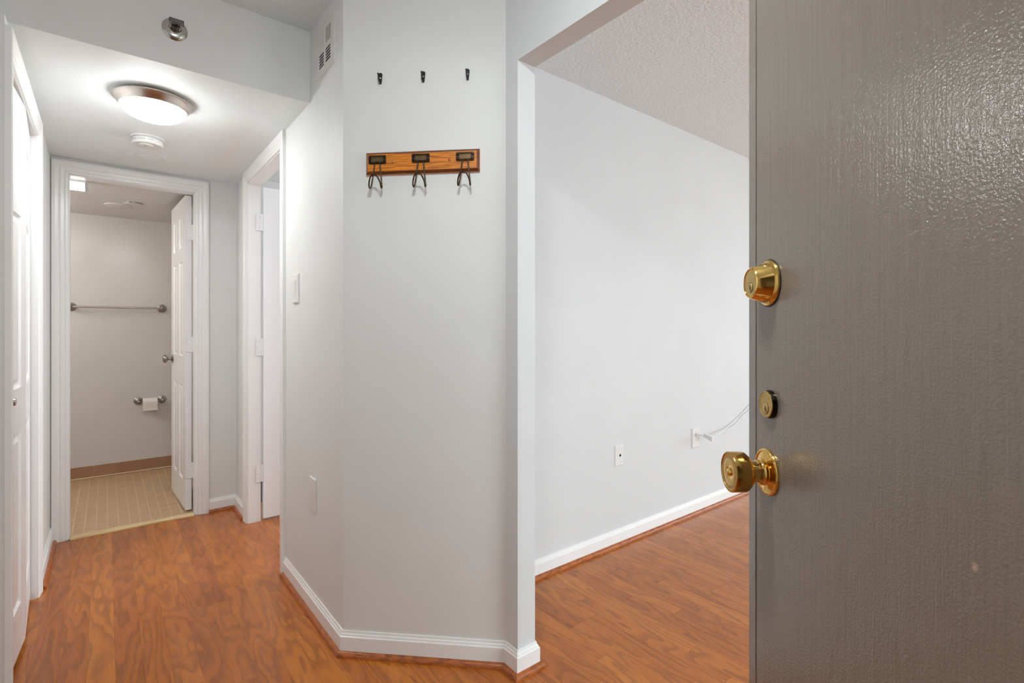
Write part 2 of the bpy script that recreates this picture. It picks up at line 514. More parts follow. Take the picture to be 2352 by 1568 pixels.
for i in range(-7, 4):
    if -0.005 + 0.15 * i + 0.0735 > 0.53: break
    o = bpy.data.objects.new('tile', bt); COL.objects.link(o); o.parent = bbm
    o.location = (-0.005 + 0.15 * i, YBW - 0.004, 0.0)
    
MB().tube([(-1.19, YBW - 0.008, 0.006), (0.512, YBW - 0.008, 0.006)], 0.0065, 8).build('bead', 'grout', bbm, True)
th_o = MB().box(BD0 + 0.001, BD1 - 0.001, 3.828, 3.888, -0.006, 0.008).build('trim_threshold', 'threshold', bevel=0.002); struct(th_o, 'pale wood threshold strip under the bathroom doorway')

# ------------------------------------------------------------------ baseboards with shoe moulding
BASE = [(0, 0), (.013, 0), (.013, .068), (.0115, .0705), (.0095, .0715), (.0085, .077), (.0055, .081), (.004, .0885), (0, .0885)]
SHOE = [(.013, 0), (.029, 0), (.0287, .006), (.0265, .012), (.0225, .0165), (.017, .019), (.013, .019)]
def base_run(pts, names, side=1):
    pts = [Vector(p) for p in pts]
    nrm = []
    for a, b in zip(pts, pts[1:]):
        d = (b - a).normalized(); nrm.append(Vector((-d.y, d.x)) * side)
    mit = []
    for i in range(len(pts)):
        if i == 0: mit.append(nrm[0])
        elif i == len(pts) - 1: mit.append(nrm[-1])
        else:
            n1, n2 = nrm[i - 1], nrm[i]
            mit.append((n1 + n2) / (1 + n1.dot(n2)))
    for i, nm in enumerate(names):
        par = None
        for prof, mat, part in ((BASE, 'trim', None), (SHOE, 'shoe', 'shoe_moulding')):
            n = len(prof); vs = []
            for p, mv in ((pts[i], mit[i]), (pts[i + 1], mit[i + 1])):
                for d, z in prof:
                    q = p + mv * d; vs.append((q.x, q.y, z))
            fs = [(j, (j + 1) % n, n + (j + 1) % n, n + j) for j in range(n)] + [tuple(range(n)), tuple(range(n, 2 * n))]
            o = MB().add(vs, fs).build(part or nm, mat, par, smooth=(part is not None))
            if part is None:
                par = struct(o)
base_run([(XR, 2.632), (AX, AY), (BX, BY), (XO, YP), (XO2, YP), (XO2, YL)],
         ['baseboard_right', 'baseboard_diagonal', 'baseboard_post', 'baseboard_post_end', 'baseboard_post_side'], side=-1)
base_run([(XO2 + 0.02, YL), (7.2, YL)], ['baseboard_living_room'], side=-1)
base_run([(0.525, YB), (XR, YB), (XR, 3.555)], ['baseboard_back', 'baseboard_corner'], side=-1)
base_run([(XL, 3.182), (XL, YB - 0.001)], ['baseboard_left'], side=-1)

# ------------------------------------------------------------------ door frames (casing + jamb)
CASE = [(0.0, 0.0), (0.0, .008), (.004, .0105), (.012, .0115), (.016, .0095), (.020, .0125), (.034, .0145), (.040, .0125), (.046, .0155), (.058, .0180), (.070, .0180), (.074, .0150), (.074, 0.0)]
def frame(name, label, w0, w1, ztop, place, depth, reveal=0.005, stop=0.0):
    """place(u, v, z) maps: u along the wall, v out of the wall towards the viewer"""
    root = empty(name); struct(root, label)
    n = len(CASE)
    path = [((w0 - reveal, 0.0), (-1, 0)), ((w0 - reveal, ztop + reveal), (-1, 1)), ((w1 + reveal, ztop + reveal), (1, 1)), ((w1 + reveal, 0.0), (1, 0))]
    m = MB(); vs = []
    for (u, z), (du, dz) in path:
        for a, t in CASE:
            vs.append(place(u + du * a, t, z + dz * a))
    fs = []
    for s in range(3):
        for j in range(n):
            fs.append((s * n + j, s * n + (j + 1) % n, (s + 1) * n + (j + 1) % n, (s + 1) * n + j))
    fs += [tuple(range(n)), tuple(range(3 * n, 4 * n))]
    m.add(vs, fs); m.build('casing', 'trim', root)
    # jamb lining
    t = JT
    m = MB()
    for (u0, u1, z0, z1) in ((w0 - t, w0, 0, ztop + t), (w1, w1 + t, 0, ztop + t), (w0, w1, ztop, ztop + t)):
        c = [place(u, v, z) for z in (z0, z1) for u, v in ((u0, 0.001), (u1, 0.001), (u1, -depth), (u0, -depth))]
        m.add(c, [(0, 1, 2, 3), (4, 5, 6, 7), (0, 1, 5, 4), (1, 2, 6, 5), (2, 3, 7, 6), (3, 0, 4, 7)])
    m.build('jamb', 'trim', root)
    return root
trim_b = frame('trim_1', 'white moulded casing around the bathroom doorway', BD0, BD1, BDZ, lambda u, v, z: (u, YB - v, z), 0.08)
trim_r = frame('trim_2', 'white moulded casing around the bedroom doorway', RD0, RD1, RDZ, lambda u, v, z: (XR - v, u, z), 0.07)
trim_c = frame('trim_3', 'white moulded casing around the closet with folding doors', CD0, CD1, CDZ, lambda u, v, z: (XL + v, u, z), 0.08)

# ------------------------------------------------------------------ panel doors
def panel_door(root, W, H, T, cols, rows, z0=0.012):
    """slab in local x 0..W, y -T/2..T/2; cols/rows: panel extents"""
    m = MB()
    xs = [0] + [c for col in cols for c in col] + [W]
    for i in range(0, len(xs), 2):
        m.box(xs[i], xs[i + 1], -T / 2, T / 2, z0, H)
    zs = [z0] + [c for r_ in rows for c in r_] + [H]
    for (c0, c1) in cols:
        for i in range(0, len(zs), 2):
            m.box(c0, c1, -T / 2, T / 2, zs[i], zs[i + 1])
    m.build('stile_and_rail_frame', 'door_white', root)
    steps = [(0.0, 0.0), (0.010, 0.0075), (0.017, 0.0085), (0.034, 0.0025)]
    for (c0, c1) in cols:
        for (r0, r1) in rows:
            p = MB()
            for sgn in (-1, 1):
                vs = []
                for ins, dep in steps:
                    y = sgn * (T / 2 - dep)
                    vs += [(c0 + ins, y, r0 + ins), (c1 - ins, y, r0 + ins), (c1 - ins, y, r1 - ins), (c0 + ins, y, r1 - ins)]
                fs = []
                for s in range(len(steps) - 1):
                    for j in range(4):
                        fs.append((s * 4 + j, s * 4 + (j + 1) % 4, (s + 1) * 4 + (j + 1) % 4, (s + 1) * 4 + j))
                e = (len(steps) - 1) * 4
                fs.append((e, e + 1, e + 2, e + 3))
                p.add(vs, fs)
            p.add([(c0, -T/2, r0), (c1, -T/2, r0), (c1, -T/2, r1), (c0, -T/2, r1), (c0, T/2, r0), (c1, T/2, r0), (c1, T/2, r1), (c0, T/2, r1)],
                  [(0, 1, 5, 4), (1, 2, 6, 5), (2, 3, 7, 6), (3, 0, 4, 7)])
            p.build('panel', 'door_white', root)

def hinge(parent, px, py, zc, dleaf, jleaf, h=0.10):
    """barrel at (px,py) local, dleaf/jleaf = (dx,dy,w) direction and width of each leaf"""
    hg = MB()
    for i in range(5):
        a = zc - h / 2 + i * h / 5
        hg.cyl((px, py, a + 0.0006), (0, 0, 1), 0.0058, h / 5 - 0.0012, 14, 0.0006)
    hg.cyl((px, py, zc + h / 2), (0, 0, 1), 0.0045, 0.004, 12, 0.001)
    ho = hg.build('hinge', 'door_white', parent, True)
    for (dx, dy, w, nx, ny) in (dleaf, jleaf):
        t = 0.0015
        q = [(px, py), (px + dx * w, py + dy * w), (px + dx * w + nx * t, py + dy * w + ny * t), (px + nx * t, py + ny * t)]
        MB().prism(q, zc - h / 2, zc + h / 2).build('hinge_leaf', 'door_white', ho)
        sm = MB()
        for (f, dz) in ((0.45, 0.033), (0.75, 0.0), (0.45, -0.033)):
            c = (px + dx * w * f + nx * t, py + dy * w * f + ny * t, zc + dz)
            sm.cyl(c, (nx, ny, 0), 0.0022, 0.0006, 10)
        sm.build('screw_heads', 'nickel', ho)
    return ho

# bathroom door: hinged on the right jamb, swung into the bathroom
d1 = empty('door_1', (0.4235, 3.945, 0), math.radians(90 + 2.6)); struct(d1, 'white six-panel bathroom door standing open')
panel_door(d1, 0.585, 2.082, 0.035, [(0.10, 0.245), (0.345, 0.49)], [(0.195, 0.83), (1.02, 1.66), (1.75, 1.965)])
for zc in (1.84, 1.10, 0.27):
    hinge(d1, -0.004, -0.023, zc, (0, 1, 0.030, -1, 0), (-1, 0.0, 0.028, 0, -1))
kn = MB().lathe([(0.0, 0.0), (0.031, 0.0), (0.031, 0.003), (0.026, 0.007), (0.013, 0.011), (0.0105, 0.018), (0.010, 0.028), (0.013, 0.033)], (0.525, 0.0175, 0.985), (0, 1, 0), 32).build('doorknob', 'nickel_dark', d1, True)
MB().lathe([(0.010, 0.030), (0.022, 0.034), (0.0285, 0.041), (0.0295, 0.048), (0.0265, 0.056), (0.018, 0.0615), (0.0, 0.063)], (0.525, 0.0175, 0.985), (0, 1, 0), 32).build('knob_handle', 'nickel_dark', kn, True)
kn2 = MB().lathe([(0.0, 0.0), (0.031, 0.0), (0.031, 0.003), (0.026, 0.007), (0.013, 0.011), (0.0105, 0.018), (0.010, 0.028), (0.013, 0.033)], (0.525, -0.0175, 0.985), (0, -1, 0), 32).build('doorknob', 'nickel_dark', d1, True)
MB().lathe([(0.010, 0.030), (0.022, 0.034), (0.0285, 0.041), (0.0295, 0.048), (0.0265, 0.056), (0.018, 0.0615), (0.0, 0.063)], (0.525, -0.0175, 0.985), (0, -1, 0), 32).build('knob_handle', 'nickel_dark', kn2, True)

# bedroom door: hinged on the far jamb, swung 90 degrees into the bedroom
d2 = empty('door_2', (0.770, 3.4775, 0), 0); struct(d2, 'white bedroom door swung open behind the casing')
panel_door(d2, 0.745, 2.092, 0.035, [(0.125, 0.320), (0.425, 0.62)], [(0.195, 0.83), (1.02, 1.66), (1.75, 1.965)], 0.016)
for zc in (1.87, 1.09, 0.30):
    hinge(d2, -0.006, -0.012, zc, (1, 0, 0.02, 0, -1), (-1, 0, 0.034, 0, -1), 0.105)

# closet: a pair of folding leaves, slightly ajar
d3 = empty('door_3', (0, 0, 0)); struct(d3, 'white folding closet door with two hinged leaves')
def leaf(p0, p1):
    v = Vector(p1) - Vector(p0); L = v.length
    e = empty('folding_leaf', (p0[0], p0[1], 0), math.atan2(v.y, v.x)); e.parent = d3
    panel_door(e, L - 0.002, CDZ - 0.012, 0.028, [(0.075, L - 0.077)], [(0.195, 0.83), (0.99, 1.62), (1.72, 1.93)], 0.022)
    return e
FX, FY = -0.256, 2.682
l1 = leaf((FX, FY), (-0.278, 3.092))
l2 = leaf((-0.278, 2.283), (FX, FY))
MB().lathe([(0.010, 0.0), (0.010, 0.004), (0.006, 0.008), (0.006, 0.013), (0.011, 0.019), (0.013, 0.024), (0.011, 0.029), (0.0, 0.031)], (0.045, -0.014, 0.965), (0, -1, 0), 24).build('pull_knob', 'nickel', l2, True)

# ------------------------------------------------------------------ grey front door, open beside the camera
DC = 0.3737; DW = 0.914
fwd = Vector((math.sin(YAW), math.cos(YAW))); rgt = Vector((math.cos(YAW), -math.sin(YAW)))
hp = rgt * DC + fwd * (0.8039 - DW)
d4 = empty('door_4', (hp.x, hp.y, 0), math.pi / 2 - YAW); struct(d4, 'grey painted front door standing open, brass locks along its edge')
SEAM = DW - (0.8039 - 0.7781)
MB().box(0, SEAM - 0.0026, -0.0445, 0, 0.012, 2.032).build('door_slab', 'door_grey', d4)
MB().box(SEAM - 0.0026, SEAM, -0.040, -0.0005, 0.012, 2.032).build('seam', 'dark', d4)
MB().prism([(SEAM, -0.0445), (DW, -0.0445), (DW, -0.0022), (DW - 0.0025, -0.0006), (SEAM + 0.001, 0.0004), (SEAM, -0.0006)], 0.012, 2.032).build('edge_strip', 'door_grey', d4)
# knob
KX, KZ = DW - (0.8039 - 0.7423), 0.9975
ko = MB().lathe([(0.0, 0.0), (0.0334, 0.0), (0.0338, 0.0015), (0.0334, 0.003), (0.0322, 0.0040), (0.0300, 0.0042), (0.0292, 0.0034), (0.0240, 0.0052), (0.0205, 0.0068), (0.0190, 0.0072), (0.0192, 0.0105), (0.0176, 0.0120), (0.0170, 0.0135), (0.0168, 0.0155), (0.0152, 0.0165), (0.0148, 0.0185), (0.0148, 0.0262)], (KX, 0, KZ), (0, 1, 0), 72).build('doorknob', 'brass', d4, True)
MB().lathe([(0.0, 0.0245), (0.0148, 0.0245), (0.0172, 0.0250), (0.0205, 0.0270), (0.0240, 0.0300), (0.0283, 0.0348), (0.0290, 0.0362), (0.0290, 0.0555), (0.0284, 0.0566), (0.0268, 0.0570), (0.0262, 0.0560)], (KX, 0, KZ), (0, 1, 0), 72).build('knob_handle', 'brass_worn', ko, True)
MB().lathe([(0.0, 0.0548), (0.0266, 0.0556), (0.0255, 0.0566), (0.0243, 0.0558), (0.0226, 0.0546), (0.0206, 0.0556), (0.0190, 0.0562), (0.0070, 0.0562), (0.0062, 0.0556), (0.0054, 0.0572), (0.0035, 0.0592), (0.0, 0.0598)], (KX, 0, KZ), (0, 1, 0), 72).build('knob_face', 'brass', ko, True)
def beads(name, cx, cz, y, R, n, rr, parent, mat):
    b = MB()
    for i in range(n):
        t = 2 * math.pi * i / n
        c = Vector((cx + R * math.cos(t), y, cz + R * math.sin(t)))
        b.add([c + Vector(q) * rr for q in ((1, 0, 0), (-1, 0, 0), (0, 0, 1), (0, 0, -1), (0, 1.1, 0))],
              [(0, 2, 4), (2, 1, 4), (1, 3, 4), (3, 0, 4)])
    return b.build(name, mat, parent)
beads('beaded_rim', KX, KZ, 0.0040, 0.0310, 96, 0.0009, ko, 'brass')
beads('beaded_rim', KX, KZ, 0.0566, 0.0272, 90, 0.0008, ko, 'brass')
# keyed cylinders
def keyhole(parent, cx, cz, y, r, s=1.0):
    pg = MB().lathe([(0.0, y - 0.002), (r + 0.0006, y - 0.002), (r + 0.0006, y + 0.00015), (0.0, y + 0.00016)], (cx, 0, cz), (0, 1, 0), 32).build('plug_ring', 'rubber_dark', parent, True)
    MB().lathe([(0.0, y - 0.002), (r, y - 0.002), (r, y + 0.0003), (r - 0.0004, y + 0.0006), (0.0, y + 0.0006)], (cx, 0, cz), (0, 1, 0), 32).build('key_plug', 'brass_dull', parent, True)
    k = MB()
    pts = [(-0.0006, 0.0040), (0.0005, 0.0042), (0.0006, 0.0012), (0.0015, 0.0004), (0.0012, -0.0010), (0.0020, -0.0026), (0.0016, -0.0046), (0.0004, -0.0048), (0.0006, -0.0028), (-0.0005, -0.0020), (-0.0012, -0.0005), (-0.0007, 0.0010)]
    vs = [(cx - x * s, y + 0.0001, cz + z * s) for x, z in pts] + [(cx - x * s, y + 0.0008, cz + z * s) for x, z in pts]
    n = len(pts)
    k.add(vs, [tuple(range(n)), tuple(range(n, 2 * n))] + [(i, (i + 1) % n, n + (i + 1) % n, n + i) for i in range(n)])
    k.build('keyhole', 'dark', parent)
DX, DZ = DW - (0.8039 - 0.7385), 1.2729
db = MB().lathe([(0.0, 0.0), (0.0331, 0.0), (0.0335, 0.0018), (0.0325, 0.0042), (0.0305, 0.0054), (0.0290, 0.0064), (0.0227, 0.0258), (0.0218, 0.0272), (0.0202, 0.0277), (0.0196, 0.0270), (0.0194, 0.0262), (0.0, 0.0262)], (DX, 0, DZ), (0, 1, 0), 72).build('deadbolt', 'brass', d4, True)
MB().lathe([(0.0, 0.0255), (0.0188, 0.0255), (0.0186, 0.0268), (0.0, 0.0270)], (DX, 0, DZ), (0, 1, 0), 48).build('cylinder_face', 'brass_dull', db, True)
keyhole(db, DX, DZ - 0.0066, 0.0270, 0.0072)
MB().lathe([(0.0345, 0.0), (0.0345, 0.0012), (0.0, 0.0012)], (DX + 0.0, -0.0002, DZ), (0, 1, 0), 64).build('gasket', 'rubber_dark', db, True)
CX_, CZ_ = DW - (0.8039 - 0.7336), 1.0975
cy = MB().lathe([(0.0, 0.0), (0.0205, 0.0), (0.0205, 0.0030), (0.0196, 0.0046), (0.0193, 0.0066)], (CX_, 0, CZ_), (0, 1, 0), 56).build('lock_cylinder', 'blackened', d4, True)
MB().lathe([(0.0, 0.0060), (0.0191, 0.0060), (0.0191, 0.0072), (0.0183, 0.0080), (0.0172, 0.0078), (0.0168, 0.0073), (0.0, 0.0073)], (CX_, 0, CZ_), (0, 1, 0), 56).build('cylinder_face', 'brass_dull', cy, True)
keyhole(cy, CX_, CZ_ - 0.0058, 0.0074, 0.0080, 1.0)

# ------------------------------------------------------------------ things on the diagonal wall
DROT = -math.pi / 4                    # local x along the wall, local -y towards the room
def on_diag(s, z, off=0.0):
    k = 2 ** -0.5
    return (AX + s * k - off * k, AY - s * k - off * k, z)
# wooden rack
rack = empty('coat_rack', on_diag(0.3048, 1.811), DROT)
tag(rack, 'golden oak coat rack board with three bronze wire hooks on the wall', 'coat rack')
Lr, Hr, c = 0.4215, 0.0792, 0.008
vs = []
for y, i in ((0.0, 0.0), (-0.009, 0.0), (-0.017, c)):
    vs += [(-Lr / 2 + i, y, -Hr / 2 + i), (Lr / 2 - i, y, -Hr / 2 + i), (Lr / 2 - i, y, Hr / 2 - i), (-Lr / 2 + i, y, Hr / 2 - i)]
fs = [(0, 1, 2, 3), (8, 9, 10, 11)] + [(s * 4 + j, s * 4 + (j + 1) % 4, (s + 1) * 4 + (j + 1) % 4, (s + 1) * 4 + j) for s in range(2) for j in range(4)]
MB().add(vs, fs).build('board', 'oak', rack)
# routed bevel in a darker oak tone
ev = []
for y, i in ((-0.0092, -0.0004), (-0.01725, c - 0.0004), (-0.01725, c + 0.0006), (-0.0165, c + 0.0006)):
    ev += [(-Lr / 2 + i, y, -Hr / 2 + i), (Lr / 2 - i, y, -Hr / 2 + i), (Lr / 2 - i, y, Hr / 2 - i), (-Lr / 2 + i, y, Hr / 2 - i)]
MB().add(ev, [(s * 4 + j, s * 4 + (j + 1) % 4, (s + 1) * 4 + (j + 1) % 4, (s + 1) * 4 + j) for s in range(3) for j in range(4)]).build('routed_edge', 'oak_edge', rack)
for sx in (-0.1072, 0.1038):
    MB().lathe([(0.0062, 0.0), (0.0060, 0.0014), (0.0042, 0.0030), (0.0, 0.0038)], (sx, -0.0168, 0.002), (0, -1, 0), 20).build('screw_plug', 'oak_plug', rack, True)
def wire_hook(sx):
    zt = 0.0268; zb = -0.0040; w = 0.0665
    hk = MB()
    zc = (zt + zb) / 2; hh = (zt - zb) / 2
    ch = 0.003
    poly = [(-w/2 + ch, -hh), (w/2 - ch, -hh), (w/2, -hh + ch), (w/2, hh - ch), (w/2 - ch, hh), (-w/2 + ch, hh), (-w/2, hh - ch), (-w/2, -hh + ch)]
    hk.prism(poly, 0.0, 0.0035)
    # raised label frame
    for (x0, x1, z0, z1) in ((-0.020, 0.020, 0.0085, 0.0108), (-0.020, 0.020, -0.0112, -0.0088), (-0.0225, -0.0198, -0.0112, 0.0108), (0.0198, 0.0225, -0.0112, 0.0108), (-w/2 + 0.004, w/2 - 0.004, -0.0148, -0.0125)):
        hk.box(x0, x1, z0, z1, 0.0035, 0.0062)
    hk.xf(Matrix.Translation((sx, -0.0170, zc)) @ Matrix.Rotation(math.pi / 2, 4, 'X'))
    o = hk.build('hook', 'bronze', rack, bevel=0.0005)
    MB().box(sx - 0.0197, sx + 0.0197, -0.0209, -0.0204, zc - 0.0087, zc + 0.0084).build('label_card', 'bronze_pale', o)
    for dx in (-0.0272, 0.0272):
        for dz in (-0.0085, 0.0085):
            MB().lathe([(0.0042, 0.0), (0.0040, 0.0015), (0.0028, 0.0028), (0.0, 0.0032)], (sx + dx, -0.0204, zc + dz), (0, -1, 0), 16).build('rivet', 'blackened', o, True)
    # bent wire: two legs down, forward, and up into an arch
    path = []
    def P(x, y, z): path.append((sx + x, y, z))
    yb = -0.0195
    # left leg down
    P(-0.0095, yb, 0.002); P(-0.0125, yb - 0.001, -0.025); P(-0.0165, yb - 0.003, -0.058); P(-0.0195, yb - 0.006, -0.082)
    for a in (0, 35, 70, 105, 140, 165):
        t = math.radians(a); P(-0.0208 - 0.0012 * (a / 165), yb - 0.0150 + 0.0080 * math.cos(t), -0.0890 - 0.0080 * math.sin(t))
    P(-0.0208, yb - 0.0255, -0.080); P(-0.0170, yb - 0.0305, -0.0700)
    for a in (150, 130, 110, 90, 70, 50, 30):
        t = math.radians(a); P(0.0150 * math.cos(t), yb - 0.0335, -0.0680 + 0.0135 * math.sin(t))
    path2 = [(sx - (x - sx), y, z) for x, y, z in path[:12]]
    path += list(reversed(path2))
    # smooth the polyline once
    sm = [Vector(path[0])]
    for p, q in zip(path, path[1:]):
        p, q = Vector(p), Vector(q); sm += [p * 0.75 + q * 0.25, p * 0.25 + q * 0.75]
    sm.append(Vector(path[-1]))
    MB().tube(sm, 0.0026, 10).build('wire', 'bronze', o, True)
for s_ in (0.1394, 0.3021, 0.4650):
    wire_hook(s_ - 0.3048)

# small black hooks
def small_hook(s, zt, label):
    root = empty('wall_hook', on_diag(s, zt - 0.0205), DROT)
    tag(root, label, 'hook', 'small black hooks above the rack')
    m = MB()
    pts = []
    for i in range(13):
        t = math.pi * i / 12; pts.append((0.0072 * math.cos(t), 0.0135 + 0.0070 * math.sin(t)))
    for i in range(9):
        t = math.pi + math.pi * i / 8; pts.append((0.0042 * math.cos(t), -0.0165 + 0.0040 * math.sin(t)))
    m.prism(pts, 0.0, 0.003)
    m.xf(Matrix.Rotation(math.pi / 2, 4, 'X'))
    m.build('back_plate', 'black', root, bevel=0.0006)
    for z, mt in ((0.0135, 'black'), (0.0005, 'chrome')):
        MB().lathe([(0.0030, 0.0), (0.0028, 0.001), (0.0015, 0.0018), (0.0, 0.002)], (0, -0.003, z), (0, -1, 0), 14).build('screw', mt, root, True)
    path = [(0, -0.002, -0.0120), (0, -0.005, -0.0165), (0, -0.010, -0.0185), (0, -0.0175, -0.0165), (0, -0.0225, -0.0100), (0, -0.0245, -0.0030), (0, -0.0255, 0.0040)]
    sm = [Vector(path[0])]
    for p, q in zip(path, path[1:]):
        p, q = Vector(p), Vector(q); sm += [p * 0.7 + q * 0.3, p * 0.3 + q * 0.7]
    sm.append(Vector(path[-1]))
    pr = MB().tube(sm, 0.0023, 10).build('prong', 'black', root, True)
    MB().lathe([(0.0, -0.0036), (0.0026, -0.0026), (0.0036, 0.0), (0.0026, 0.0026), (0.0, 0.0036)], (0, -0.0257, 0.0060), (0, 0, 1), 14).build('ball_tip', 'black', pr, True)
small_hook(0.1450, 2.1465, 'small black hook above the rack, nearest the hallway corner')
small_hook(0.3068, 2.1437, 'small black hook above the rack, middle of the three')
small_hook(0.4708, 2.1433, 'small black hook above the rack, nearest the living room opening')

# ------------------------------------------------------------------ wall plates
def plate(root, w, h, t=0.006, mat='plastic'):
    """local x across, -y towards room"""
    vs = []
    c = 0.004
    for y, i in ((0.0, 0.0), (-t * 0.45, 0.0), (-t, c)):
        vs += [(-w/2 + i, y, -h/2 + i), (w/2 - i, y, -h/2 + i), (w/2 - i, y, h/2 - i), (-w/2 + i, y, h/2 - i)]
    fs = [(0, 1, 2, 3), (8, 9, 10, 11)] + [(s * 4 + j, s * 4 + (j + 1) % 4, (s + 1) * 4 + (j + 1) % 4, (s + 1) * 4 + j) for s in range(2) for j in range(4)]
    return MB().add(vs, fs).build('plate', mat, root, bevel=0.0008)
HR = -math.pi / 2                       # on the right hallway wall: local -y points to -X
sw = empty('light_switch', (XR, 2.450, 1.390), HR); tag(sw, 'white rocker light switch plate beside the bedroom doorway', 'light switch')
plate(sw, 0.086, 0.134, 0.008)
MB().box(-0.0185, 0.0185, -0.0088, -0.007, -0.036, 0.036).build('rocker_frame', 'plastic2', sw, bevel=0.0006)
MB().prism([(-0.035, -0.0122), (0.035, -0.0092), (0.035, -0.006), (-0.035, -0.006)], -0.0165, 0.0165).xf(Matrix.Rotation(math.pi / 2, 4, 'Y') ).build('rocker', 'plastic', sw, bevel=0.0006)
def outlet(root, t=0.006, cover='plastic'):
    for dz in (0.0215, -0.0215):
        f = MB()
        pts = []
        for i in range(24):
            t = 2 * math.pi * i / 24
            pts.append((max(-0.0165, min(0.0165, 0.0195 * math.cos(t))), 0.0165 * math.sin(t)))
        f.prism(pts, 0.0, 0.0022)
        f.xf(Matrix.Translation((0, -t - 0.0002, dz)) @ Matrix.Rotation(math.pi / 2, 4, 'X'))
        fo = f.build('receptacle', cover, root)
        for (x, z, w, h) in ((-0.0065, 0.004, 0.0022, 0.0085), (0.0065, 0.004, 0.0022, 0.0070), (0, -0.0075, 0.0046, 0.0046)):
            MB().box(x - w/2, x + w/2, -t - 0.0027, -t - 0.0020, dz + z - h/2, dz + z + h/2).build('slot', 'dark' if root.get('dark_slots') else 'vent_shadow', fo)
    MB().lathe([(0.003, 0.0), (0.0025, 0.0009), (0.0, 0.0012)], (0, -t - 0.0002, 0), (0, -1, 0), 14).build('screw', 'plastic2', root, True)
M['vent_shadow'] = black('slot_shadow', (0.12, 0.115, 0.11, 1), 0.8)
ou = empty('wall_outlet', (XR, 2.207, 0.5045), HR); tag(ou, 'white duplex outlet low on the wall below the light switch', 'outlet')
plate(ou, 0.082, 0.142); outlet(ou)
cp = empty('cable_plate', (2.245, YL, 0.4965), 0); tag(cp, 'white wall plate with one round black cable jack', 'wall plate')
plate(cp, 0.074, 0.118, 0.005)
MB().lathe([(0.0068, 0.0), (0.0068, 0.0012), (0.0, 0.0013)], (0.004, -0.005, 0.0), (0, -1, 0), 20).build('jack', 'dark', cp, True)
lo = empty('wall_outlet', (3.012, YL, 0.493), 0); tag(lo, 'white duplex outlet on the living room wall with an adapter plugged in', 'outlet')
lo['dark_slots'] = 1
plate(lo, 0.086, 0.128, 0.009); outlet(lo, 0.009)
del lo['dark_slots']

# power adapter and its cord
pa = empty('power_adapter', (3.012, YL, 0.5145), 0); tag(pa, 'small white adapter with thin cord plugged into the living room outlet', 'power adapter')
MB().box(-0.010, 0.010, -0.020, -0.0118, -0.012, 0.010).build('plug', 'plastic', pa, bevel=0.002)
MB().box(-0.0035, 0.0035, -0.062, -0.020, -0.002, 0.004).build('neck', 'plastic2', pa, bevel=0.001)
MB().add([(0.000, -0.118, -0.030), (0.030, -0.118, -0.034), (0.030, -0.060, -0.014), (0.000, -0.060, -0.010), (0.000, -0.118, 0.000), (0.030, -0.118, -0.004), (0.030, -0.060, 0.012), (0.000, -0.060, 0.016)],
         [(0, 1, 2, 3), (4, 5, 6, 7), (0, 1, 5, 4), (1, 2, 6, 5), (2, 3, 7, 6), (3, 0, 4, 7)]).build('adapter_body', 'clear_plastic', pa, bevel=0.002)
cord = [(0.034, -0.085, -0.006), (0.10, -0.075, -0.020), (0.20, -0.055, -0.012), (0.30, -0.035, -0.006), (0.42, -0.018, 0.012), (0.52, -0.012, 0.045), (0.62, -0.010, 0.085), (0.74, -0.010, 0.135), (0.90, -0.010, 0.20), (1.10, -0.010, 0.27)]
sm = [Vector(cord[0])]
for p, q in zip(cord, cord[1:]):
    p, q = Vector(p), Vector(q); sm += [p * 0.75 + q * 0.25, p * 0.25 + q * 0.75]
MB().tube(sm, 0.0028, 8).build('cord', 'clear_plastic', pa, True)
sm2 = [p + Vector((0.03, 0.003, -0.016 - 0.006 * math.sin(p.x * 30))) for p in sm[6:]]
MB().tube(sm2, 0.0022, 8).build('cord', 'clear_plastic', pa, True)

# ------------------------------------------------------------------ air vent on the right wall
vt = empty('air_vent', (XR, 2.058, 2.335), HR); tag(vt, 'painted four-way air vent grille high on the hallway wall', 'vent')
VW, VH = 0.214, 0.206      # local x = -(y)
def ly(y): return -(y - 2.058)
cells = {'ur': (ly(2.048), ly(1.992), 0.009, 0.070), 'lr': (ly(2.048), ly(1.992), -0.071, -0.013),
         'ul': (ly(2.125), ly(2.069), 0.009, 0.070), 'll': (ly(2.125), ly(2.069), -0.071, -0.013)}
MB().box(-0.085, 0.085, -0.0016, 0.0, -0.085, 0.085).build('black_backing', 'dark', vt)  # flat black sheet, painted-in shade behind the slats
fr = MB()
X = [-VW / 2, ly(2.125), ly(2.069), ly(2.048), ly(1.992), VW / 2]
Z = [-VH / 2, -0.071, -0.013, 0.009, 0.070, VH / 2]
for i in range(5):
    for j in range(5):
        if i in (1, 3) and j in (1, 3): continue
        fr.box(X[i], X[i + 1], -0.0032, 0.0, Z[j], Z[j + 1])
fr.build('face_plate', 'vent', vt)
for key, (x0, x1, z0, z1) in cells.items():
    n = 5
    if key[0] == 'u':
        p = (x1 - x0) / n
        for i in range(n):
            wd = 0.42 if key == 'ur' else 0.86
            a = x0 + p * i
            MB().box(a, a + p * wd, -0.0032, -0.0022, z0, z1).build('slat', 'vent', vt)
    else:
        p = (z1 - z0) / n
        for i in range(n):
            a = z0 + p * i
            MB().box(x0, x1, -0.0032, -0.0022, a, a + p * 0.32).build('slat', 'vent', vt)
MB().box(ly(2.150), ly(2.138), -0.008, -0.003, -0.055, -0.043).build('damper_lever', 'vent', vt, bevel=0.001)

